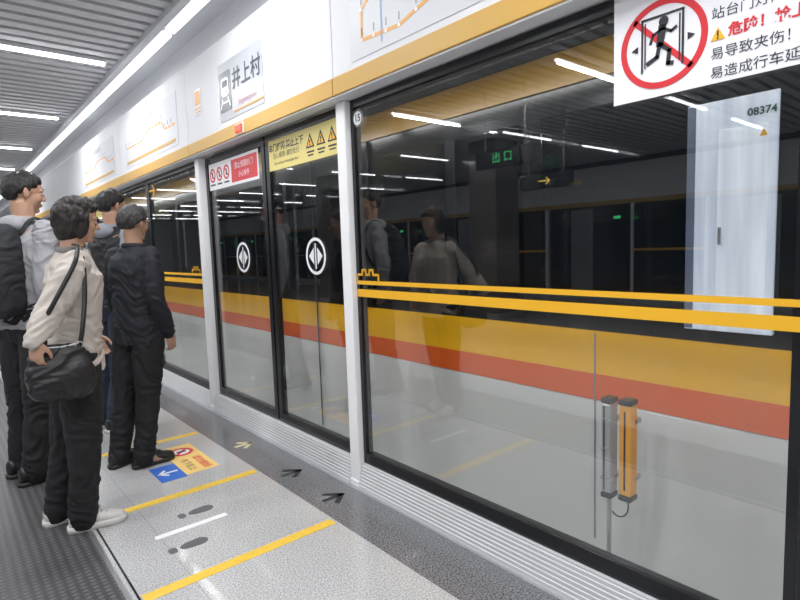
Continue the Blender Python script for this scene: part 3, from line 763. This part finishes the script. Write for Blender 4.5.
H=1.57
person((.435,3.0),0,H,'person in beige knitted jacket and black trousers with shoulder bag',
  arms=[dict(j=[(-.010,-.150,1.270),(-.125,-.215,1.07),(-.195,-.285,.960)],d=(.05,-.02,-1),n=(.6,.7,0),t=(.7,-.6,.1),c=50,s=.95,w=1.05),
        dict(j=[(.0,.150,1.270),(.04,.19,1.03),(.11,.16,.90)],d=(.4,-.1,-.9),n=(0,-1,0),t=(1,0,.2),c=35,s=.95)],
  feet=[(.03,-.085,-.12),(-.05,.085,.08)],top=dict(m=cl_beige,d=.015,c=C('grey_scarf_knit',(.22,.21,.20))),bottom=dict(m=cl_black,w=1.06),shoes=(sh_w,so_w,.88,.008),
  lean=.05,width=.93,head=(0,7),hair='bob',hem=.485,hairm=M_hairb,jw=1.08,headfwd=.03)
H=1.60
person((.905,3.63),math.radians(24),H,'person in dark navy jacket, black trousers, greying hair and glasses',
  arms=[dict(j=[(-.01,-.155,1.295),(-.02,-.195,1.03),(.07,-.185,.82)],d=(.3,.05,-1),n=(0,1,0),t=(1,0,0),c=32),
        dict(j=[(-.01,.155,1.295),(.0,.195,1.03),(.09,.185,.82)],d=(.3,-.05,-1),n=(0,-1,0),t=(1,0,0),c=32)],
  feet=[(-.03,-.075,-.35),(-.08,.09,.05)],top=dict(m=cl_navy,d=.014),bottom=dict(m=cl_black),shoes=(sh_b,so_b,.90),
  lean=.03,width=.97,head=(4,5),hem=.47,hairm=M_hairg,jw=1.04,belly=.05,glasses=True)
H=1.79
person((.98,4.56),math.radians(24),H,'person in black padded vest over grey sleeves and dark jeans',
  arms=[dict(j=[(0,-.175,1.45),(-.01,-.215,1.15),(.06,-.20,.90)],d=(.25,.05,-1),n=(0,1,0),t=(1,0,0),c=32),
        dict(j=[(0,.175,1.45),(-.01,.215,1.15),(.06,.20,.90)],d=(.25,-.05,-1),n=(0,-1,0),t=(1,0,0),c=32)],
  feet=[(-.07,-.10,-.1),(-.04,.10,.1)],top=dict(m=cl_vest,d=.016,c=cl_grey),vest=cl_grey,bottom=dict(m=cl_jean),shoes=(sh_b,so_w,1.0),
  lean=.045,head=(-4,6),hem=.50,jw=1.03,collar='hood')
H=1.80
r1=math.radians(28)
person((.345,3.86),r1,H,'person in light grey hoodie and black trousers wearing backpack',
  arms=[dict(j=[(.0,-.178,1.46),(-.03,-.215,1.17),(.0,-.215,.94)],d=(.15,.05,-1),n=(0,1,0),t=(1,0,0),c=35),
        dict(j=[(0,.178,1.46),(-.02,.215,1.17),(.06,.21,.94)],d=(.2,-.05,-1),n=(0,-1,0),t=(1,0,0),c=35)],
  feet=[(-.03,-.10,-.25),(.03,.10,-.1)],top=dict(m=cl_hood,d=.015),bottom=dict(m=cl_black),shoes=(sh_b,so_b,1.05),
  lean=.055,head=(-22,6),hem=.50,jw=1.02,collar='hood')

# shoulder bag
e=empty('shoulder_bag',(.378,2.745,.685),'slouchy black leather shoulder bag hanging at hip','bag')
M_bag=mat('black_bag_leather',(.014,.013,.015),.42,bump=.3,bscale=60)
b=B()
rings=[(0,0,.0,.075,.025),(0,0,.012,.105,.040),(0,0,.05,.130,.050),(0,0,.10,.134,.052),(-.003,0,.14,.128,.046),(-.006,0,.175,.118,.036),(-.008,0,.205,.106,.026),(-.01,0,.228,.094,.016),(-.01,0,.242,.086,.010)]
b.loft(rings,36,3.0); b.done('pouch',M_bag,e,voxel=.005,smooth=3,fold=.010)
q=B(); q.tube(cr([(-.085,-.010,.24),(0,-.013,.232),(.07,-.010,.24)]),.0045,8); q.done('zip',M_steel,e)
q=B(); q.tube(cr([(-.09,0,.225),(-.08,-.01,.29),(.0,-.025,.44),(.088,.025,.585),(.12,.10,.66),(.115,.16,.675)]),[(.004,.010)]*26,8); q.done('strap',M_bag,e)
q=B(); q.tube(cr([(.075,0,.225),(.09,-.01,.29),(.12,.03,.45),(.13,.06,.58),(.13,.11,.655),(.115,.16,.675)]),[(.004,.010)]*26,8); q.done('strap',M_bag,e)
q=B()
for sx in (-.085,.073): q.tube([(sx+.015*math.cos(a),-.012,.232+.015*math.sin(a)) for a in [i*math.pi/7 for i in range(15)]],.003,6)
q.done('ring',M_steel,e)
# backpack
bx=Matrix.Rotation(r1,3,'Z')@Vector((-.115,0,0))
e=empty('backpack',(.345+bx.x+.02,3.86+bx.y,1.0),'black fabric backpack worn on shoulders','backpack',rotz=r1)
M_bp=mat('backpack_fabric',(.014,.015,.019),.7,bump=.4,bscale=180)
b=B(); b.loft([(0,0,-.02,.08,.12),(0,0,.02,.10,.145),(-.005,0,.2,.105,.15),(.01,0,.38,.09,.14),(.03,0,.47,.06,.11),(.035,0,.50,.03,.06)],30,3); b.done('main_compartment',M_bp,e,voxel=.008,smooth=4,fold=.008)
b=B(); b.loft([(-.10,0,.03,.03,.10),(-.105,0,.10,.04,.11),(-.10,0,.22,.035,.105),(-.09,0,.26,.015,.09)],26,3); b.done('front_pocket',M_bp,e,voxel=.008,smooth=3)
for sg in (-1,1):
    q=B(); q.tube(cr([(.08,sg*.09,.44),(.14,sg*.105,.52),(.19,sg*.115,.525),(.255,sg*.12,.46),(.28,sg*.135,.34),(.24,sg*.165,.2),(.16,sg*.165,.08),(.06,sg*.13,.03)]),[(.022,.007)]*36,8); q.done('strap',M_bp,e)

# ------------------------------------------------------------ lighting
wd=bpy.data.worlds.new('World'); SC.world=wd; wd.use_nodes=True
wd.node_tree.nodes['Background'].inputs[0].default_value=(.85,.9,.95,1); wd.node_tree.nodes['Background'].inputs[1].default_value=.22
def area(loc,sx,sy,pw,rot=(0,0,0)):
    l=bpy.data.lights.new('platform_lamp','AREA'); l.shape='RECTANGLE'; l.size=sx; l.size_y=sy; l.energy=pw; l.color=(.98,.985,1)
    o=bpy.data.objects.new('platform_lamp',l); o.location=loc; o.rotation_euler=rot; COL.objects.link(o); return o
for yy in (-1.75,.65,3.05,5.45,7.85,12.65):
    area((.675,yy,2.955),1.2,.04,30); area((-1.8,yy,2.955),1.2,.04,36)
# ------------------------------------------------------------ camera
v2=Vector((650,-75,547.2)).normalized(); v1=Vector((-465,-38,547.2)).normalized(); v1=(v1-v2*v1.dot(v2)).normalized(); v3=v2.cross(v1)
cam=bpy.data.cameras.new('camera'); co=bpy.data.objects.new('camera',cam); COL.objects.link(co)
R=Matrix(((v2.x,-v2.y,-v2.z),(v1.x,-v1.y,-v1.z),(v3.x,-v3.y,-v3.z)))
co.matrix_world=Matrix.Translation((0,0,1.3))@R.to_4x4()
cam.sensor_width=36; cam.lens=547.2/800*36; cam.clip_start=.05
SC.camera=co
SC.view_settings.view_transform='Standard'
SC.view_settings.exposure=0.12
